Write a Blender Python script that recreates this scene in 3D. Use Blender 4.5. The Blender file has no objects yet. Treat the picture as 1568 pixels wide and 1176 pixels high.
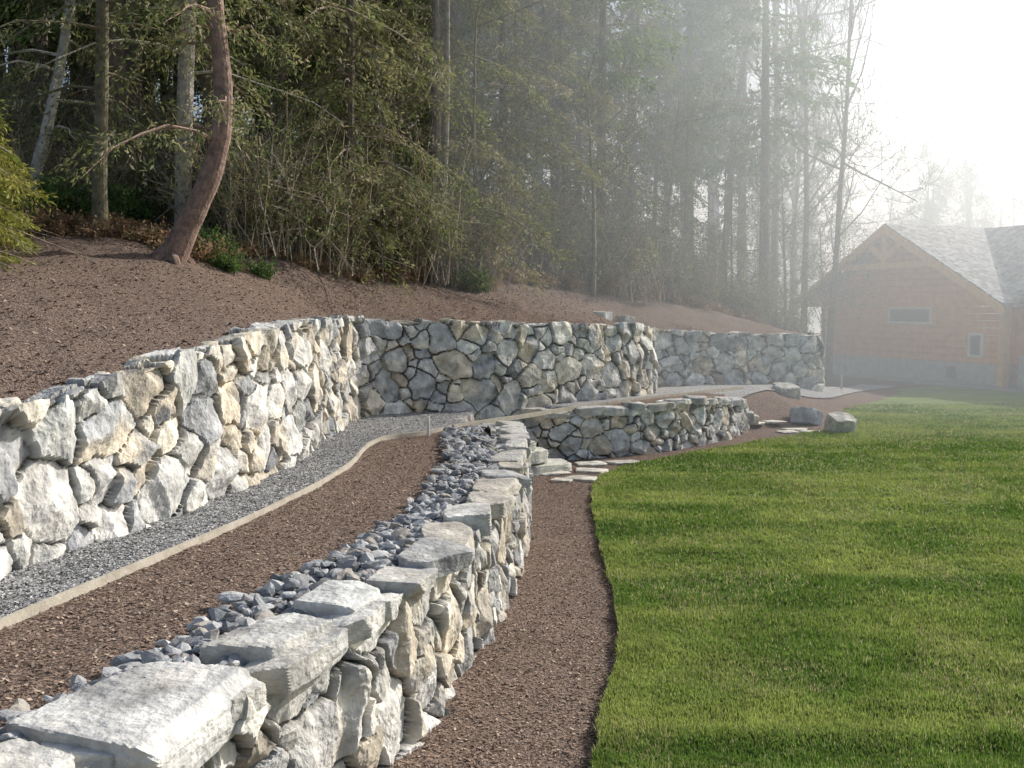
import bpy, bmesh, math, random
import numpy as np
from mathutils import Vector, Matrix
R=np.random.default_rng(7); random.seed(7)
sc=bpy.context.scene
COL=sc.collection
# ------------------------------------------------------------------ noise
def _h(i,j,k,s):
    n=(i.astype(np.int64)*374761393+j.astype(np.int64)*668265263+k.astype(np.int64)*2147483647+s*974634777)&0xffffffff
    n=((n^(n>>13))*1274126177)&0xffffffff
    n=((n^(n>>16))*2246822519)&0xffffffff
    return ((n^(n>>15))&0xffffff)/float(0xffffff)
def vn(x,y,z=None,seed=0):
    x=np.asarray(x,float);y=np.asarray(y,float);z=np.zeros_like(x) if z is None else np.asarray(z,float)
    i=np.floor(x);j=np.floor(y);k=np.floor(z);fx=x-i;fy=y-j;fz=z-k
    fx=fx*fx*(3-2*fx);fy=fy*fy*(3-2*fy);fz=fz*fz*(3-2*fz)
    o=0
    for a in (0,1):
        for b in (0,1):
            for c in (0,1):
                w=(fx if a else 1-fx)*(fy if b else 1-fy)*(fz if c else 1-fz)
                o=o+w*_h(i+a,j+b,k+c,seed)
    return o-.5
def fbm(x,y,z=None,seed=0,o=4):
    r=0;a=1.
    for q in range(o):
        f=2.**q
        r=r+a*vn(x*f,y*f,None if z is None else z*f,seed+q);a*=.5
    return r
# ------------------------------------------------------------------ mesh maker
def mk(name,V,Fs,mats,midx=None,col=None,smooth=False,parent=None,link=True):
    me=bpy.data.meshes.new(name)
    V=np.asarray(V,np.float32).reshape(-1,3)
    Fs=[np.asarray(F,np.int32) for F in Fs if len(F)]
    me.vertices.add(len(V));me.vertices.foreach_set('co',V.ravel())
    lo=np.concatenate([F.ravel() for F in Fs])
    tot=np.concatenate([np.full(len(F),F.shape[1],np.int32) for F in Fs])
    st=np.concatenate([[0],np.cumsum(tot)[:-1]]).astype(np.int32)
    me.loops.add(len(lo));me.loops.foreach_set('vertex_index',lo)
    me.polygons.add(len(tot));me.polygons.foreach_set('loop_start',st)
    if midx is not None:
        mi=np.concatenate([np.full(len(F),m,np.int32) for F,m in zip(Fs,midx)])
        me.polygons.foreach_set('material_index',mi)
    me.polygons.foreach_set('use_smooth',np.full(len(tot),bool(smooth)))
    me.update(calc_edges=True)
    if col is not None:
        c=np.ones((len(V),4),np.float32);c[:,:3]=np.asarray(col).reshape(-1,3)
        a=me.attributes.new('col','FLOAT_COLOR','POINT');a.data.foreach_set('color',c.ravel())
    for m in mats: me.materials.append(m)
    if not link: return me
    ob=bpy.data.objects.new(name,me);COL.objects.link(ob)
    if parent: ob.parent=parent
    return ob
def empty(name,loc=(0,0,0)):
    e=bpy.data.objects.new(name,None);COL.objects.link(e);e.location=loc;return e
def gridF(n,m):
    a=np.arange(n-1)[:,None]*m+np.arange(m-1)[None]
    a=a.ravel();return np.stack([a,a+m,a+m+1,a+1],1)
# ------------------------------------------------------------------ materials
def material(name,c1,c2,scale=5,rough=.9,bump=.3,bscale=40,attr=False,transl=0,spec=.3,bdist=.02,c3=None,vscale=None,detail=6,sx_=1,sy_=1):
    m=bpy.data.materials.new(name);m.use_nodes=True;nt=m.node_tree;N=nt.nodes;L=nt.links
    b=N['Principled BSDF'];b.inputs['Roughness'].default_value=rough;b.inputs['Specular IOR Level'].default_value=spec
    tc=N.new('ShaderNodeTexCoord')
    mp=N.new('ShaderNodeMapping');mp.inputs['Scale'].default_value=(sx_,sy_,1);L.new(tc.outputs['Object'],mp.inputs['Vector'])
    no=N.new('ShaderNodeTexNoise');no.inputs['Scale'].default_value=scale;no.inputs['Detail'].default_value=detail;no.inputs['Roughness'].default_value=.65
    L.new(mp.outputs[0],no.inputs['Vector'])
    r=N.new('ShaderNodeValToRGB');r.color_ramp.elements[0].position=.35;r.color_ramp.elements[1].position=.65
    r.color_ramp.elements[0].color=(*c1,1);r.color_ramp.elements[1].color=(*c2,1)
    if c3: e=r.color_ramp.elements.new(.75);e.color=(*c3,1)
    L.new(no.outputs['Fac'],r.inputs['Fac']);out=r.outputs['Color']
    if vscale:
        vo=N.new('ShaderNodeTexVoronoi');vo.inputs['Scale'].default_value=vscale;L.new(tc.outputs['Object'],vo.inputs['Vector'])
        sx=N.new('ShaderNodeSeparateColor');L.new(vo.outputs['Color'],sx.inputs['Color'])
        mr=N.new('ShaderNodeMapRange');mr.inputs['To Min'].default_value=.45;mr.inputs['To Max'].default_value=1.55;L.new(sx.outputs[0],mr.inputs['Value'])
        mm=N.new('ShaderNodeVectorMath');mm.operation='SCALE';L.new(out,mm.inputs[0]);L.new(mr.outputs[0],mm.inputs['Scale']);out=mm.outputs[0]
    if attr:
        at=N.new('ShaderNodeAttribute');at.attribute_name='col'
        mx=N.new('ShaderNodeMix');mx.data_type='RGBA';mx.blend_type='MULTIPLY';mx.inputs['Factor'].default_value=1
        L.new(out,mx.inputs[6]);L.new(at.outputs['Color'],mx.inputs[7]);out=mx.outputs[2]
    L.new(out,b.inputs['Base Color'])
    if bump:
        n2=N.new('ShaderNodeTexNoise');n2.inputs['Scale'].default_value=bscale;n2.inputs['Detail'].default_value=5;L.new(tc.outputs['Object'],n2.inputs['Vector'])
        bp=N.new('ShaderNodeBump');bp.inputs['Strength'].default_value=bump;bp.inputs['Distance'].default_value=bdist
        L.new(n2.outputs['Fac'],bp.inputs['Height']);L.new(bp.outputs['Normal'],b.inputs['Normal'])
    if transl:
        t=N.new('ShaderNodeBsdfTranslucent');L.new(out,t.inputs['Color']);ms=N.new('ShaderNodeMixShader');ms.inputs[0].default_value=transl
        L.new(b.outputs[0],ms.inputs[1]);L.new(t.outputs[0],ms.inputs[2]);L.new(ms.outputs[0],N['Material Output'].inputs['Surface'])
    return m
M_stone=material('stone',(.68,.68,.69),(1.17,1.15,1.10),6,.85,.8,24,attr=True,bdist=.022,c3=(1.25,1.17,1.03))
M_cobble=material('cobble',(.8,.8,.8),(1.1,1.1,1.1),20,.8,.3,60,attr=True)
M_mulch=material('bark_mulch',(.14,.096,.072),(.28,.205,.16),30,.95,1,60,vscale=70,bdist=.04)
M_chip=material('bark_chips',(.8,.8,.8),(1.1,1.1,1.1),20,.9,0,1,attr=True)
M_gravel=material('gravel',(.28,.28,.275),(.46,.455,.44),25,.95,1,90,vscale=60,bdist=.02)
M_soil=material('forest_soil',(.06,.04,.025),(.14,.09,.06),8,.95,1,20,bdist=.05)
M_ground=material('ground',(.05,.06,.025),(.09,.08,.04),.5,.95,.3,5)
M_lawn=material('lawn',(.14,.21,.045),(.27,.34,.09),1.6,.9,1,90,vscale=120,bdist=.03,c3=(.32,.36,.12),sx_=.5,sy_=2.2)
M_blade=material('grass_blades',(.8,.8,.8),(1.1,1.1,1.1),3,.7,0,1,attr=True,transl=.4)
M_edge=material('wood_edging',(.38,.34,.27),(.52,.48,.40),8,.8,.2,50)
M_leaf=material('foliage',(.7,.7,.7),(1.25,1.25,1.2),2,.75,0,1,attr=True,transl=.38)
M_bark=material('bark',(.6,.6,.6),(1.3,1.25,1.2),9,.9,.8,25,attr=True,bdist=.03)
M_siding=material('cedar_siding',(.68,.26,.065),(.84,.38,.12),4,.6,.3,30)
M_timber=material('timber',(.70,.38,.15),(.82,.48,.22),5,.6,.3,30)
M_shingle=material('roof_shingle',(.20,.20,.20),(.34,.34,.33),6,.85,.6,30,vscale=7)
M_block=material('concrete_block',(.34,.34,.33),(.46,.46,.45),4,.9,.3,40)
M_white=material('trim',(.68,.66,.6),(.76,.74,.68),4,.6,.1,40)
M_dark=material('grey_plastic',(.08,.08,.09),(.12,.12,.13),4,.5,.1,40)
M_glass=bpy.data.materials.new('window_glass');M_glass.use_nodes=True
b=M_glass.node_tree.nodes['Principled BSDF'];b.inputs['Base Color'].default_value=(.05,.07,.08,1);b.inputs['Roughness'].default_value=.08;b.inputs['Specular IOR Level'].default_value=.8
# ------------------------------------------------------------------ polylines
def resample(pts,step,chaikin=1):
    P=np.array(pts,float)
    for _ in range(chaikin):
        a=P[:-1]*.75+P[1:]*.25;b=P[:-1]*.25+P[1:]*.75
        P=np.concatenate([P[:1],np.stack([a,b],1).reshape(-1,P.shape[1]),P[-1:]])
    d=np.r_[0,np.cumsum(np.linalg.norm(np.diff(P[:,:2],axis=0),axis=1))]
    n=max(2,int(d[-1]/step)+1);s=np.linspace(0,d[-1],n)
    return np.stack([np.interp(s,d,P[:,k]) for k in range(P.shape[1])],1),s
def rnormal(P):
    t=np.gradient(P[:,:2],axis=0);t/=np.linalg.norm(t,axis=1)[:,None]+1e-9
    return np.stack([t[:,1],-t[:,0]],1)
def sdist(x,y,line):
    """signed distance, positive on the left of the walk direction"""
    L=np.array(line)[:,:2];best=np.full(x.shape,1e9);sg=np.ones(x.shape)
    for a,b in zip(L[:-1],L[1:]):
        ab=b-a;l2=ab@ab
        t=np.clip(((x-a[0])*ab[0]+(y-a[1])*ab[1])/l2,0,1)
        dx=x-a[0]-t*ab[0];dy=y-a[1]-t*ab[1];d=np.hypot(dx,dy)
        c=ab[0]*(y-a[1])-ab[1]*(x-a[0])
        m=d<best-1e-9;best=np.where(m,d,best);sg=np.where(m,np.sign(c),sg)
    return best*sg
UPPER=[(-3.6,1,1.6),(-3.45,3.5,1.7),(-3.3,6.2,1.88),(-3.0,7.3,2.04),(-2.75,8.4,2.19),(-2.52,9.6,2.34),(-2.45,11,2.40),(-2.48,13.2,2.43),(-2.5,15.2,2.40),(-2.1,15.8,2.38),(-1.6,16.05,2.37),(-.69,16.36,2.34),(.18,17.01,2.32),(1.39,18.21,2.28),(2.37,19.31,2.22),(2.85,20.2,2.17),(2.95,21,2.17),(2.4,22.4,2.2)]
UPPER2=[(1.2,23.4,2.15),(2.4,24.1,2.1),(3.48,24.49,2.02),(5.95,25.4,1.92),(7.4,25.95,1.88),(8.1,26.2,1.85),(8.35,26.8,1.85),(8.1,27.8,1.9)]
LOWER=[(-2.3,1.6,.9),(-1.75,3,.9),(-1.1,4.4,.9),(-.72,5.44,.9),(-.44,6.55,.9),(-.23,7.69,.9),(-.0,9.52,.9),(.12,11.2,.92),(.15,13.4,.9),(.02,14.3,.88),(-.4,14.75,.85)]
LOWER2=[(-.2,17.5,.8),(.1,17.0,.8),(.42,16.8,.8),(1.3,16.9,.8),(2.51,17.59,.84),(3.9,19.0,.82),(4.6,20.1,.68),(4.95,20.9,.5)]
LL=[(-2.6,0)]+[p[:2] for p in LOWER[:-2]]+[(-.5,15.1),(-.3,16.6)]+[p[:2] for p in LOWER2[2:-1]]+[(5.2,21.2),(6.9,22.4),(8.0,24.2),(9.6,26.4),(11.6,29),(14,32),(15,45)]
UU=[(-3.6,-6)]+[p[:2] for p in UPPER[:-1]]+[(2.7,23.6)]+[p[:2] for p in UPPER2[2:]]+[(9.4,32),(11.5,40),(14,55),(16,90)]
def zt(y): return np.interp(y,[0,18,22,25,27.5,31,60],[.88,.86,.78,.62,.38,.05,0])
HP=[p for p in UPPER[:-1]]+[p for p in UPPER2[2:]]
HP=[(p[0]-.15,p[1],p[2]-.07) for p in HP]
HP+=[(-8.5,11,3.4),(-7.2,14,3.6),(-5.8,14,3.6),(-4.5,13.5,3.27),(-3.5,16,3.3),(-2.2,18.5,3.1),(-1.1,20,3.0),(.24,23,3.15),(1.9,25,3.1),(3.8,27,2.75),(6,28.5,2.45),(7.8,30,1.8),(8.8,31,1.2),(2.2,22.8,2.3),
 (-20,10,6),(-20,25,9.5),(-10,30,8),(0,35,5.6),(5,40,4.0),(-32,50,16),(0,60,7),(10,45,2),(13,60,1),(-12,3,3.6),(-10,-6,2.6),(-25,-6,5),(-15,18,6),(-9,20,5.6),(-5,22,4.8),(-6,8,2.75),(-5,3,2.1),(-30,90,16),(5,90,4),(9.6,32,.2),(11.6,40,.1),(14,55,0),(16,90,0)]
HP=np.array(HP)
_A=np.hypot(HP[:,0][:,None]-HP[:,0],HP[:,1][:,None]-HP[:,1])
_n=len(HP);_M=np.ones((_n+1,_n+1));_M[:_n,:_n]=_A-0.02*np.eye(_n);_M[_n,_n]=0
_w=np.linalg.solve(_M,np.r_[HP[:,2],0])
def hz(x,y):
    x=np.asarray(x,float);y=np.asarray(y,float);o=np.full(x.shape,_w[-1])
    for i in range(_n): o=o+_w[i]*np.hypot(x-HP[i,0],y-HP[i,1])
    return o+.07*fbm(x*1.3,y*1.3,seed=5)+.03*fbm(x*5,y*5,seed=6)
def tz(x,y):
    d=sdist(x,y,LL)
    w=np.interp(y,[0,20.3,21.5,26],[.12,.12,1.8,2.2])
    o=np.interp(y,[0,20.3,21.5],[.18,.18,-.3])
    t=np.clip((d-o)/w,0,1);t=t*t*(3-2*t)
    return zt(y)*t+.018*fbm(x*3,y*3,seed=9)+.01*vn(x*11,y*11,seed=10)
# ------------------------------------------------------------------ ground sheets
mk('ground',[(-500,-300,-.08),(500,-300,-.08),(500,900,-.08),(-500,900,-.08)],[[(0,1,2,3)]],[M_ground])
xs=np.arange(-5,24,.08);ys=np.arange(-2,45,.09);X,Y=np.meshgrid(xs,ys,indexing='ij')
mk('bark_mulch_ground',np.stack([X,Y,tz(X,Y)],-1),[gridF(*X.shape)],[M_mulch],smooth=True)
def hillgrid(x0,x1,y0,y1,st):
    xs=np.arange(x0,x1,st);ys=np.arange(y0,y1,st);X,Y=np.meshgrid(xs,ys,indexing='ij')
    return X,Y,hz(X,Y),sdist(X,Y,UU),gridF(*X.shape)
X,Y,Z,D,F=hillgrid(-16,12,-6,36,.12)
k=(D.ravel()[F]>.12).all(1)
mk('hillside_mulch',np.stack([X,Y,Z],-1),[F[k]],[M_mulch],smooth=True)
X,Y,Z,D,F=hillgrid(-60,18,-6,100,1.)
Z=Z-.12-np.where((X>-15.5)&(X<11)&(Y<35),.25,0)
k=(D.ravel()[F]>.8).all(1)
mk('forest_floor_hill',np.stack([X,Y,Z],-1),[F[k]],[M_soil],smooth=True)
# path
EDGE=[(-3.0,3.6),(-2.76,5.24),(-2.64,5.76),(-2.49,6.38),(-2.30,7.15),(-2.08,8.14),(-1.83,9.7),(-1.75,10.9),(-1.8,12.2),(-1.68,13.0),(-1.14,13.5),(-.75,14.4),(.16,15.6),(1.0,16.9),(1.91,18.0),(2.63,19.0),(4.31,21.2),(6.2,23.6),(7.9,25.1),(9.3,27.3),(10.9,29.8),(12.4,32)]
BASE=[(-3.5,3.6),(-3.35,5.24),(-3.3,5.9),(-3.15,6.5),(-3,7.2),(-2.75,8.3),(-2.5,9.7),(-2.42,10.9),(-2.45,12.2),(-2.5,14),(-2.45,15.6),(-1.5,16.2),(-.3,16.7),(.5,17.4),(1.3,18.3),(2.3,19.5),(3.3,22.2),(5.3,24.6),(7.2,26.0),(8.5,28.0),(10.1,30.4),(11.6,32.6)]
n=260
ci=np.arange(len(EDGE));cf=np.linspace(0,len(EDGE)-1,n)
Ec=np.array(EDGE);Bc=np.array(BASE)
Ei=np.stack([np.interp(cf,ci,Ec[:,k]) for k in (0,1)],1);Bi=np.stack([np.interp(cf,ci,Bc[:,k]) for k in (0,1)],1)
ker=np.ones(9)/9
def sm(P):
    Q=np.pad(P,((4,4),(0,0)),mode='edge');return np.stack([np.convolve(Q[:,k],ker,'valid') for k in (0,1)],1)
Ei=sm(Ei);Bi=sm(Bi)
tt=np.linspace(0,1,14)
PX=Ei[:,None]*(1-tt[None,:,None])+Bi[:,None]*tt[None,:,None]
PX[:,-1]+= (Bi-Ei)*.08
PZ=tz(PX[...,0],PX[...,1])+.032
mk('gravel_path',np.concatenate([PX,PZ[...,None]],-1),[gridF(n,14)],[M_gravel],smooth=True)
def ribbon(name,P,z0,h,w,mat):
    Nn=rnormal(P);V=[]
    for a,b in ((-w/2,0),(-w/2,h),(w/2,h),(w/2,0)):
        V.append(np.c_[P[:,:2]+Nn*a,z0+b])
    V=np.stack(V,1);return mk(name,V,[gridF(len(P),4)],[mat])
kk=int(n*16.5/21)
ribbon('wood_path_edging',Ei[:kk],zt(Ei[:kk,1])-.02,.07,.024,M_edge)
# lawn
LE=[(.1,-3),(.15,2),(.33,4.2),(.48,5.44),(.61,6.23),(.84,7.32),(.91,8.46),(.95,9.76),(1.0,11.88),(1.13,14.03),(1.49,15.43),(2.18,16.4),(3.74,17.91),(5.42,19.5),(6.5,20.4),(7.62,21.6),(7.91,23.24),(8.71,26.36),(10.7,29.75),(13.48,32.2)]
LEa,_=resample(LE,.1,2)
ly=np.concatenate([np.arange(-3,12,.04),np.arange(12,32.2,.1)])
lex=np.interp(ly,LEa[:,1],LEa[:,0])+.045*vn(ly*3,ly*0,seed=2)+.022*vn(ly*11,ly*0,seed=3)
def lawn_edge(y): return np.interp(y,ly,lex)
u=np.r_[0,0.004,.02,np.cumsum(np.full(60,.06)),3.6+np.cumsum(.08*1.07**np.arange(56))]
xmax=np.where(ly<30,70,np.interp(ly,[30,30.4,32.2],[22,16.5,13.6]))
LX=np.minimum(lex[:,None]+u[None],xmax[:,None]);LY=np.repeat(ly[:,None],len(u),1)
def lawn_z(x,y): return .045+.022*fbm(x*2.2,y*2.2,seed=11)+.012*vn(x*12,y*12,seed=12)+.035*vn(x*.6,y*4.0,seed=13)
LZ=lawn_z(LX,LY);LZ[:,0]=-.03;LZ[:,1]-=.012
mk('lawn',np.stack([LX,LY,LZ],-1),[gridF(*LX.shape)],[M_lawn],smooth=True)
nb=340000
by=4.3/(1-R.random(nb)*(1-4.3/26));e0=lawn_edge(by)
bx=e0-.012+ (R.random(nb)**1.15)*(np.maximum(.56*by+.5-e0,.2))
bh=(.024+.028*R.random(nb))*(1+.4*fbm(bx*1.5,by*1.5,seed=21));bw=.0035+.0007*by
an=R.random(nb)*6.283;ln=R.random(nb)*.035
bz=lawn_z(bx,by)-.004
ca,sa=np.cos(an),np.sin(an)
V=np.stack([np.stack([bx-ca*bw,by-sa*bw,bz],1),np.stack([bx+ca*bw,by+sa*bw,bz],1),np.stack([bx-sa*ln+R.normal(0,.006,nb),by+ca*ln,bz+bh],1)],1)
pt=np.clip(.5+1.1*fbm(bx*.9,by*.9,seed=31)+1.4*vn(bx*.25,by*2.0,seed=35)+R.normal(0,.2,nb),0,1)[:,None]
c=np.array([.14,.25,.04])*(1-pt)+np.array([.38,.45,.12])*pt
dry=(R.random(nb)<.08+.15*(vn(bx*1.2,by*1.2,seed=33)>.12))[:,None];c=np.where(dry,np.array([.52,.47,.25]),c)
mk('lawn_grass',V,[np.arange(nb*3).reshape(-1,3)],[M_blade],col=np.repeat(c,3,0))
# ------------------------------------------------------------------ scatter chips
def chips(name,x,y,z,l,w,pal,mat):
    n=len(x);a=R.random(n)*6.283;ti=R.normal(0,.28,n);t2=R.normal(0,.28,n)
    d=np.stack([np.cos(a),np.sin(a),ti],1);e=np.stack([-np.sin(a),np.cos(a),t2],1)
    p=np.stack([x,y,z+.006],1);l=l[:,None];w=w[:,None]
    V=np.stack([p-d*l-e*w,p+d*l-e*w*.7,p+d*l*.8+e*w,p-d*l*.9+e*w],1)
    c=np.array(pal)[R.integers(0,len(pal),n)]*(.7+.6*R.random((n,1)))
    mk(name,V,[np.arange(n*4).reshape(-1,4)],[mat],col=np.repeat(c,4,0))
BP=[(.18,.12,.09),(.22,.158,.12),(.31,.225,.17),(.12,.082,.062),(.46,.36,.28),(.25,.18,.135)]
n=90000
y=3.5+22*R.random(n)**1.3;x=-9+14*R.random(n);d=sdist(x,y,UU);k=(d>.3)&(x>-.56*y-1);x,y=x[k],y[k]
chips('bark_chips_slope',x,y,hz(x,y),.006+.022*R.random(len(x))**2,.004+.008*R.random(len(x)),BP,M_chip)
n=70000
y=3.2+14*R.random(n)**1.5;x=-3.5+5*R.random(n);z=tz(x,y);d=sdist(x,y,LL)
k=((d>.3)&(sdist(x,y,EDGE)<-.02))|((d<-.02)&(x<lawn_edge(y)));x,y,z=x[k],y[k],z[k]
chips('bark_chips_bed',x,y,z,.005+.010*R.random(len(x)),.003+.005*R.random(len(x)),BP,M_chip)
GP=[(.32,.32,.32),(.44,.44,.43),(.22,.22,.23),(.55,.54,.51)]
ii=R.integers(0,160,60000);fr=R.random(60000)
gp=Ei[ii]*(1-fr[:,None])+Bi[ii]*fr[:,None]+R.normal(0,.06,(60000,2));k=(sdist(gp[:,0],gp[:,1],EDGE)>.03);gp=gp[k]
chips('gravel_chips',gp[:,0],gp[:,1],tz(gp[:,0],gp[:,1])+.032,.004+.008*R.random(len(gp)),.003+.006*R.random(len(gp)),GP,M_chip)
# ------------------------------------------------------------------ rocks
_ico={}
def ico(sub):
    if sub not in _ico:
        bm=bmesh.new();bmesh.ops.create_icosphere(bm,subdivisions=sub,radius=1)
        _ico[sub]=(np.array([v.co[:] for v in bm.verts]),np.array([[v.index for v in f.verts] for f in bm.faces]));bm.free()
    return _ico[sub]
def rock(dims,sub=3,slab=False,nz=.03):
    d,F=ico(sub)
    d=d/np.linalg.norm(d,axis=1)[:,None]
    if slab:
        a=np.sort(R.random(5)*6.283);nn=[(math.cos(q),math.sin(q),R.normal(0,.15)) for q in a]+[(0,0,1),(0,0,-1),(R.normal(0,.2),R.normal(0,.2),1)]
        nn=np.array(nn);cc=np.r_[.74+.3*R.random(5),.6,.6,.56+.08*R.random(1)]
        nn=np.r_[nn,[(1,R.normal(0,.2),0),(-1,R.normal(0,.2),0),(R.normal(0,.2),1,0),(R.normal(0,.2),-1,0)]];cc=np.r_[cc,[.8,.8,.8,.8]]
    else:
        nn=R.normal(0,1,(11,3));cc=.5+.4*R.random(11)
    nn=nn/np.linalg.norm(nn,axis=1)[:,None]
    q=d@nn.T;r=np.where(q>.05,cc[None]/np.maximum(q,.05),1e9).min(1);r=np.minimum(r,1.3)
    o=R.random(3)*50
    f=fbm(d[:,0]*3+o[0],d[:,1]*3+o[1],d[:,2]*3+o[2],seed=1,o=3)
    r=r*(1+nz*f+nz*1.4*np.round(f*4)/4)
    return d*r[:,None]*np.array(dims),F
def rcol(V,base,st=.35):
    """mineral mottling and iron stain on one rock"""
    o=R.random()*40
    f=fbm(V[:,0]*7+o,V[:,1]*7,V[:,2]*7,seed=51);g=np.clip(2*fbm(V[:,0]*2.5+o,V[:,1]*2.5,V[:,2]*2.5,seed=52),0,1)[:,None]*st
    c=np.array(base)[None]*np.clip(1+.75*f,.55,1.35)[:,None]
    return c*(1-g)+np.array([.52,.46,.36])*g
def rotz(V,a,tx=0,ty=0):
    m=(Matrix.Rotation(a,3,'Z')@Matrix.Rotation(tx,3,'X')@Matrix.Rotation(ty,3,'Y'));return V@np.array(m).T
SP=np.array([(.58,.58,.55),(.50,.50,.49),(.38,.39,.40),(.62,.61,.57),(.60,.56,.48),(.51,.46,.38),(.66,.65,.61),(.47,.48,.46),(.56,.56,.54),(.60,.59,.56)])
def scol(): return SP[R.integers(0,len(SP))]*(.85+.3*R.random())
def wall(name,pts,H,W,res,seed,rmin,rmax,capr=None,batter=.06,asp=1.2,dark=1.,nbig=600):
    global R
    Rk=R;R=np.random.default_rng(seed)
    P,s=resample(pts,res,1);N2=rnormal(P)
    ker=np.ones(7)/7;N2=np.stack([np.convolve(np.pad(N2[:,k],3,mode='edge'),ker,'valid') for k in (0,1)],1);N2/=np.linalg.norm(N2,axis=1)[:,None]
    v=np.arange(-H,W,res);S,Vv=np.meshgrid(s,v,indexing='ij')
    seeds=[];rr=[]
    if capr:
        q=-.2
        while q<s[-1]+.3:
            L=capr*(.5+1.0*R.random());seeds.append((q+L/2,(.12+.05*R.normal())*asp));rr.append(.30);q+=L
    for t in range(8000):
        r=(rmin+(rmax-rmin)*R.random()**1.3) if t>nbig else rmax*(.65+.35*R.random())
        c=(R.random()*(s[-1]+.6)-.3,(-H-.1+R.random()*(H+W+.2))*asp)
        if seeds:
            A=np.array(seeds);d=np.hypot(A[:,0]-c[0],A[:,1]-c[1])
            if (d<(np.array(rr)+r)*.80).any(): continue
        seeds.append(c);rr.append(r)
    C=np.array(seeds);r_=np.array(rr)
    qx=(S+.06*fbm(S*3,Vv*3,seed=seed)+.028*fbm(S*11,Vv*11,seed=seed+4,o=2)).ravel();qy=(Vv*asp+.06*fbm(S*3,Vv*3,seed=seed+9)+.028*fbm(S*11,Vv*11,seed=seed+5,o=2)).ravel()
    th=R.random(len(C))*math.pi;st_=1+.8*R.random(len(C));tc_,ts_=np.cos(th),np.sin(th)
    pid=np.empty(len(qx),int);e=np.empty(len(qx));CH=20000
    for a in range(0,len(qx),CH):
        dx=qx[a:a+CH,None]-C[None,:,0];dy=qy[a:a+CH,None]-C[None,:,1]
        p1=dx*tc_+dy*ts_;p2=-dx*ts_+dy*tc_
        pw=p1*p1/st_+p2*p2*st_-(r_*r_)[None]
        o=np.argpartition(pw,6,axis=1)[:,:7];pp=np.take_along_axis(pw,o,1);j=pp.argmin(1);i0=o[np.arange(len(o)),j]
        dd=np.hypot(C[o,0]-C[i0,0][:,None],C[o,1]-C[i0,1][:,None])
        ee=(pp-pp.min(1)[:,None])/(2*np.maximum(dd,1e-6));ee[np.arange(len(o)),j]=1e9
        pid[a:a+CH]=i0;e[a:a+CH]=ee.min(1)
    K=4;a2=R.normal(0,.34,(len(C),K,2));off=.035+.05*R.random((len(C),K))
    off[:,0]=.03+.02*R.random(len(C));a2[:,0]=R.normal(0,.13,(len(C),2))
    rx=qx-C[pid,0];ry=qy-C[pid,1]
    h=(off[pid]+a2[pid][:,:,0]*rx[:,None]+a2[pid][:,:,1]*ry[:,None]).min(1)
    rough=fbm(qx*5,qy*5,seed=seed+7);r2=fbm(qx*15+7,qy*15,seed=seed+17,o=3)
    stp=np.round(rough*5)/5
    prot=R.normal(0,.016,len(C))[pid]
    h=np.clip(h,-.03,.08)+prot+.008*rough+.024*stp+.006*r2
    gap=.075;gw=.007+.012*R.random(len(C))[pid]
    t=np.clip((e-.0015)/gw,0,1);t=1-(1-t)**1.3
    disp=(-gap+(gap+h)*t).reshape(S.shape)
    rz=(R.normal(0,.022,len(C)))[pid].reshape(S.shape)
    ang=np.clip((Vv+.05)/.1,0,1)*math.pi/2
    PZ=P[:,2][:,None]+np.minimum(Vv,0)+rz*np.clip((Vv+.3)/.3,0,1)
    out=np.where(Vv<0,batter*(-Vv),-Vv)
    dz=np.where(Vv>0,np.maximum(disp*.55,-.05),disp)
    PXx=P[:,0][:,None]+N2[:,0][:,None]*(out+disp*np.cos(ang));PYy=P[:,1][:,None]+N2[:,1][:,None]*(out+disp*np.cos(ang))
    PZ=PZ+dz*np.sin(ang)
    cc=SP[R.integers(0,len(SP),len(C))]*(.75+.42*R.random((len(C),1)))*dark
    st=np.clip(2.2*fbm(qx*1.7,qy*1.7,seed=seed+3)*(R.random(len(C))[pid]<.5),0,.8)[:,None]
    c=cc[pid]*(1-st)+np.array([.68,.60,.47])*dark*st
    mot=np.clip(1+.6*fbm(qx*9,qy*9,seed=seed+31),.55,1.25)[:,None]
    c=c*mot
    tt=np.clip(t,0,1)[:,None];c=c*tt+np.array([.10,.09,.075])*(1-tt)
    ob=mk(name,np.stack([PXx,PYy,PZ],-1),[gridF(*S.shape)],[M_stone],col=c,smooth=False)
    R=Rk
    return ob
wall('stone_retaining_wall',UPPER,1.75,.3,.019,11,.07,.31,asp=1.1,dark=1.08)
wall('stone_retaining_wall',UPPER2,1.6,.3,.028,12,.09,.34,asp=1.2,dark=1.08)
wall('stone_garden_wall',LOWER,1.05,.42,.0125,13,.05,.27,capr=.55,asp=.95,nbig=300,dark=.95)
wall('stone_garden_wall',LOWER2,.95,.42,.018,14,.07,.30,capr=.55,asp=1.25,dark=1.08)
def along(pts,s):
    P,S=resample(pts,.05,1);N=rnormal(P);i=min(len(P)-1,int(s/.05));return P[i],N[i]
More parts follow.
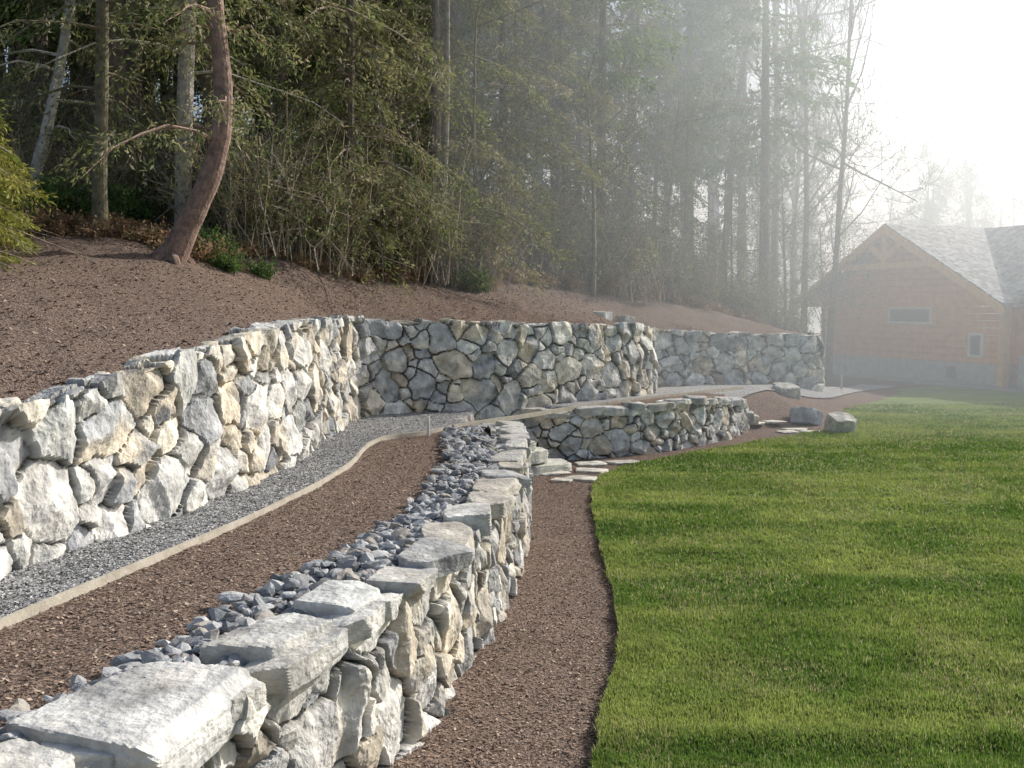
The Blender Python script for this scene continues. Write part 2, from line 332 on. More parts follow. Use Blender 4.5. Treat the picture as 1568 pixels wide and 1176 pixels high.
def place_slabs(pts,s0,s1,ls,wd,zoff,nm,seed):
    global R
    Rk=R;R=np.random.default_rng(seed);s=s0;Vs=[];Fs=[];Cs=[];nv=0
    while s<s1:
        L=ls[0]+(ls[1]-ls[0])*R.random();P,N=along(pts,s+L/2)
        w=wd*(.7+.6*R.random());hgt=.07+.08*R.random()
        V,F=rock((L*.60,w*.64,hgt),5 if P[1]<8 else 4,True,.02)
        a=math.atan2(N[0],-N[1])+R.normal(0,.16)
        c=scol();c=rcol(V,c*.6+np.array([.50,.50,.48])*.4)
        V=rotz(V,a,R.normal(0,.05),R.normal(0,.05))
        V=V+np.array([P[0]-N[0]*(w*.5-.07+R.normal(0,.03)),P[1]-N[1]*(w*.5-.07),P[2]+zoff+R.normal(0,.015)])
        Vs.append(V);Fs.append(F+nv);nv+=len(V);Cs.append(c);s+=L*(.97+.14*R.random())
    mk(nm,np.concatenate(Vs),[np.concatenate(Fs)],[M_stone],col=np.concatenate(Cs))
    R=Rk
place_slabs(LOWER,.6,12.9,(.3,.72),.31,.02,'wall_cap_stones',22)
place_slabs(LOWER2,.5,7.0,(.35,.65),.32,.0,'wall_cap_stones',23)
# cobble strip
CI=[(-2.9,2.4),(-2.1,3.7),(-1.82,4.4),(-1.45,5.75),(-1.08,6.9),(-.82,8.03),(-.7,10.87),(-.82,12.6),(-.9,13.6)]
CO=[(-2.3,2.4),(-1.6,3.7),(-1.27,4.47),(-.92,5.6),(-.66,6.8),(-.48,8.0),(-.3,10.2),(-.3,12.2),(-.45,13.6)]
a=np.array(CI);b=np.array(CO);Vs=[];Fs=[];Cs=[];nv=0
CP=np.array([(.28,.29,.30),(.40,.40,.40),(.20,.21,.22),(.50,.50,.49),(.37,.34,.30),(.33,.33,.33)])
for i in range(2700):
    q=R.random()*(len(a)-1);j=int(q);f=q-j;w=np.clip(R.random()*1.1-.05+R.normal(0,.08),-.2,1.15)
    p=(a[j]*(1-f)+a[j+1]*f)*(1-w)+(b[j]*(1-f)+b[j+1]*f)*w
    s=.020+.045*R.random()**2
    V,F=rock((s*(1+.7*R.random()),s,s*(.45+.3*R.random())),2,False,.02)
    V=rotz(V,R.random()*6.28,R.normal(0,.35),R.normal(0,.35))+np.array([p[0],p[1],.9+s*.4+.05*R.random()*(1-abs(w-.5))])
    Vs.append(V);Fs.append(F+nv);nv+=len(V)
    Cs.append(np.repeat(CP[R.integers(0,6)][None],len(V),0))
mk('cobble_strip',np.concatenate(Vs),[np.concatenate(Fs)],[M_cobble],col=np.concatenate(Cs))
def put(name,dims,loc,slab=False,sub=4,ang=None,tx=0,col=None,nz=.02,seed=None):
    global R
    Rk=R
    if seed is not None:R=np.random.default_rng(seed)
    V,F=rock(dims,sub,slab,nz);c=rcol(V,scol() if col is None else col);V=rotz(V,R.random()*6.28 if ang is None else ang,tx,0)
    ob=mk(name,V,[F],[M_stone],col=c);ob.location=loc;R=Rk;return ob
put('cap_boulder',(.50,.36,.2),(-1.50,3.95,.90),True,6,ang=1.15,col=(.53,.53,.52),seed=3)
put('cap_boulder',(.33,.25,.15),(-1.20,4.8,.93),True,5,ang=1.2,col=(.50,.50,.48),seed=4)
put('cap_boulder',(.28,.22,.13),(-.95,5.45,.94),True,5,ang=1.2,col=(.52,.53,.52),seed=5)
put('boulder',(.44,.32,.42),(6.6,24.0,.5),True,tx=.3,ang=.4,seed=6,col=(.44,.45,.43))
put('boulder',(.36,.24,.3),(6.45,21.9,.18),True,tx=-.3,ang=-.5,seed=7,col=(.40,.43,.45))
put('boulder',(.38,.28,.38),(6.75,20.3,.16),True,tx=.35,ang=.3,seed=8,col=(.50,.49,.44))
put('boulder',(.4,.25,.24),(1.9,22.9,2.35),True,seed=9)
put('boulder',(.3,.2,.2),(2.6,23.1,2.28),True,seed=10)
for (x,y,z,l,w,h,a) in [(.42,15.55,.06,.75,.32,.16,-.75),(.08,15.3,.28,.7,.33,.17,-.75),(-.22,15.05,.5,.7,.33,.18,-.7),(-.55,14.85,.72,.75,.36,.18,-.65)]:
    put('stone_step',(l,w,h),(x,y,z),True,4,ang=a+1.45,col=(.58,.58,.52))
for (x,y,l,w) in [(.16,15.9,.3,.2),(.72,16.15,.32,.2),(1.3,16.3,.3,.18),(1.05,14.9,.3,.2),(1.25,15.6,.3,.18),(1.9,16.45,.34,.17),(.62,15.4,.28,.2),(.75,14.75,.2,.16)]:
    put('stepping_stone',(l,w*1.15,.035),(x,y,.015),True,3,ang=R.normal(0,.3),col=(.70,.68,.60))
for (x,y,l,w) in [(5.2,21.3,.3,.2),(5.65,21.6,.32,.2),(6.0,20.95,.3,.17),(5.7,20.5,.26,.18),(6.2,20.5,.3,.17)]:
    put('stepping_stone',(l,w*1.15,.035),(x,y,float(tz(np.array([x]),np.array([y]))[0])+.02),True,3,ang=R.normal(0,.3),col=(.70,.68,.60))
for i,(x,y,z,s) in enumerate([(4.9,20.9,.3,.33),(5.1,21.3,.2,.28),(4.6,20.3,.62,.28)]):
    put('wall_end_stone',(s,s*.75,s*.5),(x,y,z),True,4,seed=40+i)
def box(name,x0,x1,y0,y1,z0,z1,mat,parent=None,M=None):
    V=np.array([(x,y,z) for x in (x0,x1) for y in (y0,y1) for z in (z0,z1)],float)
    if M is not None: V=np.array([(M@Vector(v))[:] for v in V])
    F=[(0,1,3,2),(4,6,7,5),(0,4,5,1),(2,3,7,6),(0,2,6,4),(1,5,7,3)]
    return mk(name,V,[F],[mat],parent=parent)
def stake(x,y,z,h):
    V=[];r=.02
    for (dz,q) in ((0,.4),(.02,1),(h-.02,1),(h,.7)):
        V+=[(x-r*q,y-r*q,z+dz),(x+r*q,y-r*q,z+dz),(x+r*q,y+r*q,z+dz),(x-r*q,y+r*q,z+dz)]
    F=[(i*4+j,i*4+(j+1)%4,i*4+4+(j+1)%4,i*4+4+j) for i in range(3) for j in range(4)]+[(12,13,14,15)]
    mk('wooden_stake',V,[F],[M_white])
stake(-1.12,13.2,.86,.28);stake(8.6,25.9,.45,.4)
# ------------------------------------------------------------------ trees
class B:
    def __init__(s): s.V=[];s.F=[[],[]];s.C=[];s.n=0
    def add(s,V,F,m,C):
        s.V.append(V);s.F[m].append(F+s.n);s.n+=len(V);s.C.append(C)
    def tube(s,P,rad,k,col):
        P=np.asarray(P,float);n=len(P);T=np.gradient(P,axis=0);T/=np.linalg.norm(T,axis=1)[:,None]+1e-9
        up=np.array([0,0,1.]) if abs(T[0,2])<.8 else np.array([1.,0,0])
        A=np.cross(T,up);A/=np.linalg.norm(A,axis=1)[:,None]+1e-9;Bn=np.cross(T,A)
        th=np.arange(k)*2*math.pi/k
        V=P[:,None]+np.asarray(rad)[:,None,None]*(A[:,None]*np.cos(th)[None,:,None]+Bn[:,None]*np.sin(th)[None,:,None])
        i=np.arange(n-1)[:,None]*k;j=np.arange(k)[None];j2=(j+1)%k
        F=np.stack([i+j,i+j2,i+k+j2,i+k+j],-1).reshape(-1,4)
        s.add(V.reshape(-1,3),F,0,np.repeat(np.array(col)[None],n*k,0))
    def sprays(s,pos,dr,k,step,ll,lw,col):
        n=len(pos)
        j=np.arange(k)[None,:,None]*step
        p=pos[:,None]+dr[:,None]*j+R.normal(0,step*.45,(n,k,3));p[...,2]-=(np.arange(k)[None]*step)**2*.5
        d=dr[:,None]+R.normal(0,.45,(n,k,3));d/=np.linalg.norm(d,axis=2)[...,None]
        w=np.cross(d,R.normal(0,1,(n,k,3)));w/=np.linalg.norm(w,axis=2)[...,None]+1e-9
        l=ll*(.6+.8*R.random((n,k,1)));ww=lw*(.6+.8*R.random((n,k,1)))
        p=p.reshape(-1,3);d=(d*l).reshape(-1,3);w=(w*ww).reshape(-1,3)
        V=np.stack([p-w*.3,p+d*.5-w,p+d,p+d*.5+w],1).reshape(-1,3);m=len(p)
        s.add(V,np.arange(m*4).reshape(-1,4),1,np.repeat(np.repeat(col,k,0)*(.7+.6*R.random((m,1))),4,0))
    def mesh(s,name):
        V=np.concatenate(s.V);F=[np.concatenate(f) if f else np.zeros((0,4),int) for f in s.F]
        idx=[i for i in (0,1) if len(F[i])]
        return mk(name,V,[F[i] for i in idx],[M_bark,M_leaf],midx=idx,col=np.concatenate(s.C),link=False)
def conifer(name,H,r0,base,nl,Lm,m,k,pal,droop=.5,bark=(.20,.165,.135),ll=.15,lw=.028,lean=.2,dead=8):
    b=B();zz=np.linspace(0,H,14);wob=np.cumsum(R.normal(0,.035,(14,2)),0)*lean
    P=np.c_[wob,zz];b.tube(P,r0*(1-zz/H*.9)+np.where(zz<.3,.05,0),8,bark)
    for i in range(dead):
        z=base*R.random()+.4;az=R.random()*6.28;L=.5+1.5*R.random();t=np.linspace(0,1,4)[:,None]
        o=np.array([np.interp(z,zz,P[:,0]),np.interp(z,zz,P[:,1]),z])
        b.tube(o+t*L*np.array([math.cos(az),math.sin(az),.1])-t*t*L*np.array([0,0,.4])+R.normal(0,.03,(4,3)),[.015,.011,.007,.003],3,np.array(bark)*1.5)
    for i in range(nl):
        f=((i+R.random())/nl);z=base+(H-base)*f;az=R.random()*6.28
        L=Lm*(1-f)**.7*(.55+.6*R.random())+.3
        o=np.array([np.interp(z,zz,P[:,0]),np.interp(z,zz,P[:,1]),z]);out=np.array([math.cos(az),math.sin(az),0]);la=np.array([-out[1],out[0],0])
        t=np.linspace(0,1,6)[:,None];bend=R.normal(0,.15)
        Q=o+out*L*t+la*bend*L*t*t+np.array([0,0,1.])*L*(.15*t-droop*t*t)
        b.tube(Q,.028*(1-t[:,0])*L/2+.006,3,np.array(bark)*1.7)
        mm=int(m*(.4+L/Lm));t=R.random(mm)**.75
        side=R.normal(0,.16,mm)*L*(1.1-t*.7)
        pos=o+out*(L*t)[:,None]+la*(bend*L*t*t+side)[:,None]+np.array([0,0,1.])*(L*(.15*t-droop*t*t)-abs(side)*.3)[:,None]
        dr=out*.6+la*np.sign(side)[:,None]*.5+np.array([0,0,-1.])*(.35+.5*R.random((mm,1)))+R.normal(0,.25,(mm,3))
        dr/=np.linalg.norm(dr,axis=1)[:,None]
        base_c=np.array(pal)[R.integers(0,len(pal))]
        c=np.array(pal)[R.integers(0,len(pal),mm)]*.45+base_c*.55
        b.sprays(pos,dr,k,.5*ll,ll,lw,c)
    return b.mesh(name)
def bare(name,H,r0,bark,depth=4,leaf=0,spread=.55,pal=None,first=.35,n0=7,lf=(.22,.14)):
    b=B()
    def br(o,d,L,r,dep):
        n=5 if dep<depth else 9;pts=[o];dd=d.copy()
        for i in range(n-1):
            dd=dd+R.normal(0,.10 if dep<depth else .03,3)+np.array([0,0,.07]);dd/=np.linalg.norm(dd);pts.append(pts[-1]+dd*L/(n-1))
        b.tube(pts,np.linspace(r,r*.35,n),6 if dep==depth else 3,bark)
        if dep==0:
            return
        m=n0 if dep==depth else 4
        for i in range(m):
            f=first+(1-first)*(i+R.random())/m if dep==depth else .25+.75*R.random()
            q=min(n-2,int(f*(n-1)));w=f*(n-1)-q;p=pts[q]*(1-w)+pts[q+1]*w
            nd=dd*(1-spread)+R.normal(0,spread,3)+np.array([0,0,.2]);nd/=np.linalg.norm(nd)
            br(p,nd,L*(lf[0]+lf[1]*R.random()) if dep==depth else L*(.5+.25*R.random()),max(r*(.3+.12*R.random()),.007),dep-1)
        if leaf and dep<=1:
            pos=np.array([pts[R.integers(1,n)] for _ in range(leaf)])+R.normal(0,.1,(leaf,3));dr=R.normal(0,1,(leaf,3));dr/=np.linalg.norm(dr,axis=1)[:,None]
            b.sprays(pos,dr,3,.06,.09,.03,np.array(pal)[R.integers(0,len(pal),leaf)])
    br(np.zeros(3),np.array([0,0,1.]),H,r0,depth)
    return b.mesh(name)
def bush(name,H,W,n,pal,bark,ll=.07,lw=.025,k=4,m=14,tr=.012):
    b=B()
    for i in range(n):
        az=R.random()*6.28;L=H*(.5+.6*R.random());o=np.array([R.normal(0,W*.25),R.normal(0,W*.25),-.1])
        out=np.array([math.cos(az),math.sin(az),0])*W*(.2+.8*R.random());t=np.linspace(0,1,6)[:,None]
        Q=o+out*t**1.4+np.array([0,0,1.])*L*(1.3*t-.45*t*t*R.random()*1.6)+R.normal(0,.03,(6,3))
        b.tube(Q,np.linspace(tr,.004,6),3,np.array(bark)*(.6+.8*R.random()))
        for q_ in range(2 if m<12 else 1):
            w_=R.integers(1,5);d_=R.normal(0,.5,3)*L*.5;b.tube(Q[w_]+np.linspace(0,1,4)[:,None]*d_+R.normal(0,.02,(4,3)),[.007,.006,.005,.003],3,bark)
        mm=m;tt=(.25+.75*R.random(mm))*5;q=np.minimum(tt.astype(int),4);w=(tt-q)[:,None];pos=Q[q]*(1-w)+Q[q+1]*w
        dr=out*.5+R.normal(0,.6,(mm,3));dr/=np.linalg.norm(dr,axis=1)[:,None]
        c=np.array(pal)[R.integers(0,len(pal))]*.5+np.array(pal)[R.integers(0,len(pal),mm)]*.5
        b.sprays(pos,dr,k,ll*.7,ll,lw,c)
    return b.mesh(name)
CED=[(.20,.23,.08),(.25,.27,.10),(.32,.30,.15),(.44,.39,.26),(.13,.18,.06),(.25,.26,.12)]
GRN=[(.13,.21,.06),(.17,.25,.075),(.23,.30,.09),(.10,.15,.05)]
BRN=[(.34,.28,.19),(.46,.39,.30),(.25,.21,.12),(.22,.24,.11),(.54,.48,.39)]
cedA=[conifer('cedar_tree',15,.17,.9,88,3.2,48,6,CED,.55,ll=.125,lw=.019) for _ in range(2)]
cedB=[conifer('cedar_tree',16,.2,3.8,60,3.4,44,6,CED+GRN,.5,ll=.125,lw=.019)]
firs=[conifer('fir_tree',20,.2,6,68,2.6,34,4,GRN,.3,ll=.22,lw=.035) for _ in range(2)]
backs=[conifer('forest_conifer',17,.2,2.0,64,3.2,22,4,CED+GRN,.4,ll=.26,lw=.042) for _ in range(2)]
decs=[bare('bare_alder_tree',13,.12,(.24,.22,.19),4,0,.5,None,.3,16,(.14,.12)) for _ in range(3)]
br_leafy=[bare('alder_tree',8,.09,(.26,.23,.18),4,3,.6,BRN+GRN,.15,11,(.25,.18)) for _ in range(2)]
shr=[bush('brush',1.9,1.3,60,BRN+CED+GRN,(.44,.38,.30),.06,.016,4,11) for _ in range(3)]
sal=bush('salal_shrub',.8,.6,40,[(.09,.17,.045),(.15,.24,.07)],(.12,.10,.06),.06,.03)
litter=bush('fern_brush',.45,.7,45,[(.36,.23,.13),(.27,.16,.09),(.44,.32,.21),(.15,.16,.07)],(.3,.21,.14),.07,.02)
def inst(me,name,x,y,s=1,parent=None,z=None,sz=None,rot=None,tilt=0):
    ob=bpy.data.objects.new(name,me);COL.objects.link(ob)
    if z is None:
        z=float(hz(np.array([x]),np.array([y]))[0]) if sdist(np.array([x]),np.array([y]),UU)[0]>0 else 0
    ob.location=(x,y,z-.08);ob.scale=(s,s,sz or s);ob.rotation_euler=(R.normal(0,.02)+tilt,R.normal(0,.02),R.random()*6.28 if rot is None else rot)
    if parent: ob.parent=parent
    return ob
for i,(x,y,s) in enumerate([(-3.0,18.4,.72),(-1.6,21.2,.8),(-.2,24.2,.8),(1.5,27,.7),(3.4,29.5,.6),(5.4,31.3,.45),(-4.6,20,.9),(-2.6,23.5,1.0),(.2,29,.8),(7.2,32.6,.34),(2.0,30.5,.75),(4.6,33,.6)]):
    inst(cedA[i%2],'cedar_tree',x,y,s)
for (x,y,s) in [(-4.9,16.8,1.),(-7.1,18.4,1.1),(-9.6,17,1.),(-8.2,22,1.1),(-11.5,20.5,1.1),(-10.8,13.6,.9)]:
    inst(cedB[0],'cedar_tree',x,y,s)
bg=empty('forest_background')
for i in range(95):
    a=-.62+R.random()*.82;d=25+29*R.random();x=math.sin(a)*d*1.0;y=math.cos(a)*d
    if x>.24*d: continue
    if x>-.06*d and R.random()<.45: continue
    if sdist(np.array([x]),np.array([y]),UU)[0]<2: continue
    q=R.random()
    me=backs[i%2] if x<-.14*d else (firs[i%2] if q<.55 else (decs[i%3] if q<.85 else backs[i%2]))
    inst(me,'forest_tree',x,y,.8+.5*R.random(),bg)
for i,(x,y,s) in enumerate([(8.6,34,1.3),(10.0,38,1.35),(10.9,37,1.2),(9.4,41,1.4),(12.1,43,1.3),(7.6,37,1.3),(6.2,35,1.2),(13.5,47,1.3),(11.0,34.5,1.0),(9.0,45,1.3),(10.4,50,1.3),(6.5,42,1.3)]):
    inst(decs[i%3] if i%3 else firs[i%2],'alder_tree' if i%3 else 'fir_tree',x,y,s*(.8 if i%3==0 else 1))
for i,(x,y,s) in enumerate([(2.0,24.6,.7),(-.7,21.4,.7),(4.4,28.6,.7),(6.6,30.6,.6),(-2.4,19.2,.6),(8.2,33,.7),(9.6,35,.8),(11,39,.9),(11.6,37,.7),(10.6,36,.6)]):
    inst(br_leafy[i%2],'alder_tree',x,y,s)
fr=empty('distant_trees')
for i in range(60):
    x=14+52*R.random();y=50+18*R.random()
    q=i%4
    me=firs[i%2] if q<1 else (br_leafy[i%2] if q>=2 else decs[i%3]);s=(.45+.25*R.random()) if q<1 else (1.0+.6*R.random() if q>=2 else .75+.25*R.random())
    inst(me,'distant_tree',x,y,s,fr,z=0)
tl=np.array([(-4.1,15.2),(-3.3,16.6),(-2.2,18.7),(-1.1,20.2),(.24,23),(1.9,25.2),(3.8,27.2),(6,28.8),(7.8,30.3),(8.9,32)])
br=empty('brush_thicket')
for i in range(90):
    q=R.random()*(len(tl)-1);j=int(q);f=q-j;p=tl[j]*(1-f)+tl[j+1]*f+np.array([-.55,.8])*(.1+R.random()*2.6)
    inst(shr[i%3],'brush',p[0],p[1],.6+.7*R.random(),br)
for i in range(45):
    x=-13+9*R.random();y=15.5+9*R.random();inst(shr[i%3],'brush',x,y,.5+.4*R.random(),br)
lt=empty('fern_undergrowth')
tl2=np.array([(-9,13.2),(-7.2,14.3),(-5.8,14.4),(-4.4,14.4)]+[tuple(p) for p in tl[1:]])
for i in range(130):
    q=R.random()*(len(tl2)-1);j=int(q);f=q-j;p=tl2[j]*(1-f)+tl2[j+1]*f+np.array([-.4,.8])*(R.random()*1.1-.25)
    inst(litter,'fern',p[0],p[1],.3+.45*R.random(),lt)
for (x,y,s) in [(-4.1,14.3,.5),(-4.4,14.8,.7),(-3.8,14.9,.45),(-7.0,15.5,.9),(-6.2,16,.9),(-.95,20.0,.75),(-.7,20.3,.6)]:
    inst(sal,'salal_shrub',x,y,s)
sap=conifer('young_cedar',2.0,.04,.1,60,.75,34,6,[(.34,.34,.08),(.40,.37,.10),(.22,.26,.06)],.45,ll=.075,lw=.011)
inst(sap,'young_cedar',-6.15,11.2,1.0);inst(sap,'young_cedar',-6.9,12.4,1.0)
def trunk(name,P,rad,bark,limbs=0,lz=2.5):
    b=B();P=np.array(P,float);t=np.linspace(0,1,len(P));tn=np.linspace(0,1,60)
    Q=np.stack([np.interp(tn,t,P[:,k]) for k in range(3)],1);rr=np.interp(tn,t,rad)
    kk=np.ones(9)/9;Q=np.stack([np.convolve(np.pad(Q[:,k],4,mode='edge'),kk,'valid') for k in range(3)],1);Q[0]=P[0];Q[-1]=P[-1]
    rr=rr*(1+.14*vn(tn*25,tn*0,seed=3))
    b.tube(Q,rr,14,bark)
    for i in range(6):
        az=i*1.05+R.random()*.5;o=Q[0]+np.array([0,0,.12]);L=rad[0]*2.3
        b.tube([o+np.array([0,0,.12]),o+np.array([math.cos(az),math.sin(az),-.25])*L*.6,o+np.array([math.cos(az),math.sin(az),-.75])*L],[rad[0]*.5,rad[0]*.32,.02],6,bark)
    for i in range(limbs):
        j=int(60*(.38+.6*R.random()));az=R.random()*6.28;L=.8+1.9*R.random();o=Q[min(j,59)];out=np.array([math.cos(az),math.sin(az),0]);la=np.array([-out[1],out[0],0])
        t=np.linspace(0,1,6)[:,None];X=o+out*L*t+np.array([0,0,1.])*L*(.2*t-.5*t*t)+R.normal(0,.03,(6,3));b.tube(X,.022*(1-t[:,0])+.004,4,np.array(bark)*1.1)
        mm=45;tt=R.random(mm)**.7;side=R.normal(0,.15,mm)*L
        pos=o+out*(L*tt)[:,None]+la*side[:,None]+np.array([0,0,1.])*(L*(.2*tt-.5*tt*tt))[:,None]
        dr=out*.5+la*np.sign(side)[:,None]*.5+np.array([0,0,-.6])+R.normal(0,.25,(mm,3));dr/=np.linalg.norm(dr,axis=1)[:,None]
        b.sprays(pos,dr,6,.045,.09,.012,np.array(CED)[R.integers(0,len(CED),mm)])
    me=b.mesh(name);ob=bpy.data.objects.new(name,me);COL.objects.link(ob)
trunk('leaning_cedar_tree',[(-4.62,13.5,3.15),(-4.45,13.5,3.5),(-4.22,13.5,3.95),(-3.95,13.5,4.5),(-3.83,13.5,5.17),(-3.85,13.5,5.88),(-3.93,13.5,6.5),(-3.88,13.5,7.4),(-3.7,13.5,9),(-3.6,13.5,11)],[.20,.165,.145,.135,.125,.115,.105,.09,.07,.03],(.30,.21,.175),26)
trunk('fir_tree',[(-5.95,14.5,3.5),(-5.93,14.5,4.5),(-5.86,14.5,5.6),(-5.8,14.5,7.2),(-5.75,14.5,10),(-5.7,14.5,13)],[.12,.10,.09,.085,.07,.04],(.20,.18,.12),20)
trunk('fir_tree',[(-5.24,16,3.7),(-5.2,16,5),(-5.12,16,6.5),(-5.0,16,8),(-5,16,13)],[.14,.125,.12,.11,.05],(.46,.42,.38),14)
trunk('birch_tree',[(-7.8,16,3.8),(-7.6,16,4.6),(-7.35,16,5.4),(-7.1,16,6.4),(-6.87,16,7.6),(-6.5,16,10)],[.10,.09,.085,.08,.07,.05],(.58,.55,.50),8)
trunk('alder_tree',[(-1.4,19.9,2.9),(-1.36,19.9,4.5),(-1.28,19.9,6.5),(-1.25,19.9,9),(-1.2,19.9,12)],[.075,.065,.06,.05,.03],(.36,.32,.27),12)
# ------------------------------------------------------------------ house
house=empty('timber_house')
U=Vector((.36,-.933,0)).normalized();Wd=Vector((.933,.36,0)).normalized();O=Vector((12.4,40.0,0))
HM=Matrix(((U.x,Wd.x,0,O.x),(U.y,Wd.y,0,O.y),(0,0,1,0),(0,0,0,1)))
def hb(name,a0,a1,b0,b1,z0,z1,mat): return box(name,a0,a1,b0,b1,z0,z1,mat,house,HM)
GW=8.9;EV=2.95;RG=5.35;mid=GW/2;sl=(RG-EV)/mid
hb('foundation',-.02,GW+.02,-.06,4,0,.75,M_block)
z=.75
ci=0
while z<RG-.15:
    z1=z+.235;zz=z1;a0,a1=0,GW
    if zz>EV: a0=(zz-EV)/sl;a1=GW-a0
    if a1-a0>.3:
        hb('log_course_%d'%ci,a0,a1,0+.0,.25,z,z1-.012,M_siding)
        hb('log_course_face_%d'%ci,a0,a1,-.03,-.002,z+.03,z1-.045,M_siding)
    z=z1;ci+=1
hb('side_wall',GW-.25,GW-.0,.26,3.0,.75,EV,M_siding);hb('side_wall_back',0,.25,.26,8,.0,EV,M_siding)
def prism(name,pts,b0,b1,mat):
    n=len(pts);V=[(HM@Vector((a,b0,z)))[:] for a,z in pts]+[(HM@Vector((a,b1,z)))[:] for a,z in pts]
    me_f=[tuple(range(n)),tuple(range(2*n-1,n-1,-1))]
    q=[(i,(i+1)%n,n+(i+1)%n,n+i) for i in range(n)]
    return mk(name,V,[np.array(me_f),np.array(q)],[mat],parent=house)
ov=.75
def roofside(sgn,b0,b1,th,zo,nm,mat):
    e=-ov if sgn<0 else GW+ov;ze=EV-ov*sl
    prism(nm,[(e,ze+zo),(mid,RG+zo),(mid,RG+zo+th),(e,ze+zo+th)],b0,b1,mat)
roofside(-1,-.9,9,.14,.05,'roof_left',M_shingle);roofside(1,-.9,6,.14,.05,'roof_right',M_shingle)
roofside(-1,-.96,-.8,.26,-.14,'bargeboard_left',M_timber);roofside(1,-.96,-.8,.26,-.14,'bargeboard_right',M_timber)
hb('truss_tie',mid-2.3,mid+2.3,-.9,-.7,EV+1.0,EV+1.2,M_timber)
hb('king_post',mid-.1,mid+.1,-.91,-.71,EV+1.2,RG-.05,M_timber)
prism('truss_brace_left',[(mid-.1,EV+1.3),(mid-.1,EV+1.55),(mid-.85,EV+1.98),(mid-1.0,EV+1.85)],-.9,-.74,M_timber)
prism('truss_brace_right',[(mid+.1,EV+1.3),(mid+.1,EV+1.55),(mid+.85,EV+1.98),(mid+1.0,EV+1.85)],-.9,-.74,M_timber)
def window(nm,a0,a1,z0,z1,b=-.05):
    hb(nm+'_glass',a0+.08,a1-.08,b-.01,b+.02,z0+.08,z1-.08,M_glass)
    for q,(p0,p1,r0,r1) in enumerate([(a0,a1,z0,z0+.08),(a0,a1,z1-.08,z1),(a0,a0+.08,z0+.08,z1-.08),(a1-.08,a1,z0+.08,z1-.08)]):
        hb('%s_frame_%d'%(nm,q),p0,p1,b-.05,b+.03,r0,r1,M_white)
window('gable_window',mid-.6,mid+1.5,2.0,2.6)
window('lower_window',GW-1.3,GW-.7,.95,1.75)
hb('meter_box',GW-2.1,GW-1.8,-.18,-.065,.25,.6,M_dark);hb('meter_box_small',GW-1.6,GW-1.35,-.16,-.065,.2,.5,M_block)
hb('corner_post',GW-.1,GW+.14,-.08,.2,0,EV-.1,M_timber)
hb('wing_wall',GW,GW+9,.6,.85,.0,EV-.1,M_siding)
for i in range(9): hb('wing_log_%d'%i,GW+.2,GW+9,.56,.598,.5+i*.26,.5+i*.26+.2,M_siding)
hb('stone_column',GW+.75,GW+1.25,-.1,.5,0,1.1,M_block);hb('column_post',GW+.87,GW+1.13,.05,.33,1.1,EV-.1,M_white)
wd=3.6
def roofw(b0,z0,b1,z1,nm):
    V=[(HM@Vector(p))[:] for p in [(GW+.3,b0,z0),(GW+10,b0,z0),(GW+10,b1,z1),(GW-4.4,b1,z1),(GW+.3,b0,z0+.15),(GW+10,b0,z0+.15),(GW+10,b1,z1+.15),(GW-4.4,b1,z1+.15)]]
    mk(nm,V,[[(0,1,2,3),(4,7,6,5),(0,4,5,1),(1,5,6,2),(2,6,7,3),(3,7,4,0)]],[M_shingle],parent=house)
roofw(-.2,EV-.2,wd,RG-.02,'wing_roof_front');roofw(wd*2+.2,EV-.2,wd,RG-.02,'wing_roof_back')
hb('gravel_apron',-1,GW+9,-1.1,-.07,-.05,.06,M_gravel)
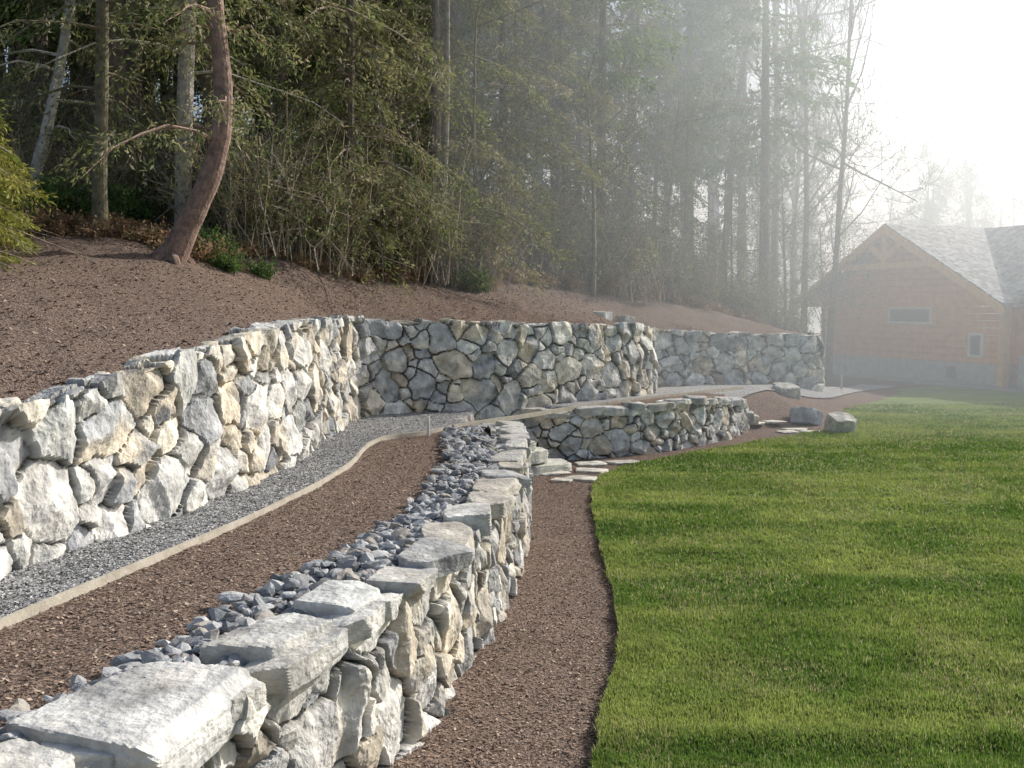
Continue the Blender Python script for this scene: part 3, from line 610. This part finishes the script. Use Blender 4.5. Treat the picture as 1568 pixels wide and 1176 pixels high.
# ------------------------------------------------------------------ mist lying over the far lawn and the wood edge
# (single scattering from the sun plus a weak added glow in place of the light scattered many times inside the mist)
bpy.ops.mesh.primitive_cube_add(size=1,location=(49.25,64,6.5));m_=bpy.context.object;m_.name='mist';m_.scale=(101.5,92,14)
mm=bpy.data.materials.new('mist');mm.use_nodes=True;nt=mm.node_tree;nt.nodes.clear()
vo=nt.nodes.new('ShaderNodeVolumeScatter');vo.inputs['Density'].default_value=.022;vo.inputs['Anisotropy'].default_value=.6;vo.inputs['Color'].default_value=(.90,.97,1,1)
em=nt.nodes.new('ShaderNodeEmission');em.inputs['Color'].default_value=(.86,.95,1,1);em.inputs['Strength'].default_value=.0065
ad=nt.nodes.new('ShaderNodeAddShader');o=nt.nodes.new('ShaderNodeOutputMaterial')
nt.links.new(vo.outputs[0],ad.inputs[0]);nt.links.new(em.outputs[0],ad.inputs[1]);nt.links.new(ad.outputs[0],o.inputs['Volume']);m_.data.materials.append(mm)
# ------------------------------------------------------------------ light
AZ=math.radians(52);EL=math.radians(31)
w=bpy.data.worlds.new('World');sc.world=w;w.use_nodes=True;nt=w.node_tree
sk=nt.nodes.new('ShaderNodeTexSky');sk.sky_type='NISHITA';sk.sun_disc=False;sk.sun_elevation=EL;sk.sun_rotation=AZ;sk.dust_density=3
bgn=nt.nodes['Background'];bgn.inputs['Strength'].default_value=.15;nt.links.new(sk.outputs[0],bgn.inputs['Color'])
sd=Vector((math.sin(AZ)*math.cos(EL),math.cos(AZ)*math.cos(EL),math.sin(EL)))
sl_=bpy.data.lights.new('sun','SUN');sl_.energy=5;sl_.angle=math.radians(.5);sl_.color=(1,.97,.91);so=bpy.data.objects.new('sun',sl_);COL.objects.link(so);so.rotation_euler=sd.to_track_quat('Z','Y').to_euler();so.location=(30,30,30)
cam=bpy.data.cameras.new('camera');cam.lens=35;cam.sensor_width=36;cam.clip_end=2000;cam.clip_start=.05
co=bpy.data.objects.new('camera',cam);COL.objects.link(co);co.location=(0,0,2.6);co.rotation_euler=(math.radians(90-4.43),0,0);sc.camera=co
sc.view_settings.view_transform='Standard';sc.view_settings.look='None';sc.view_settings.exposure=0
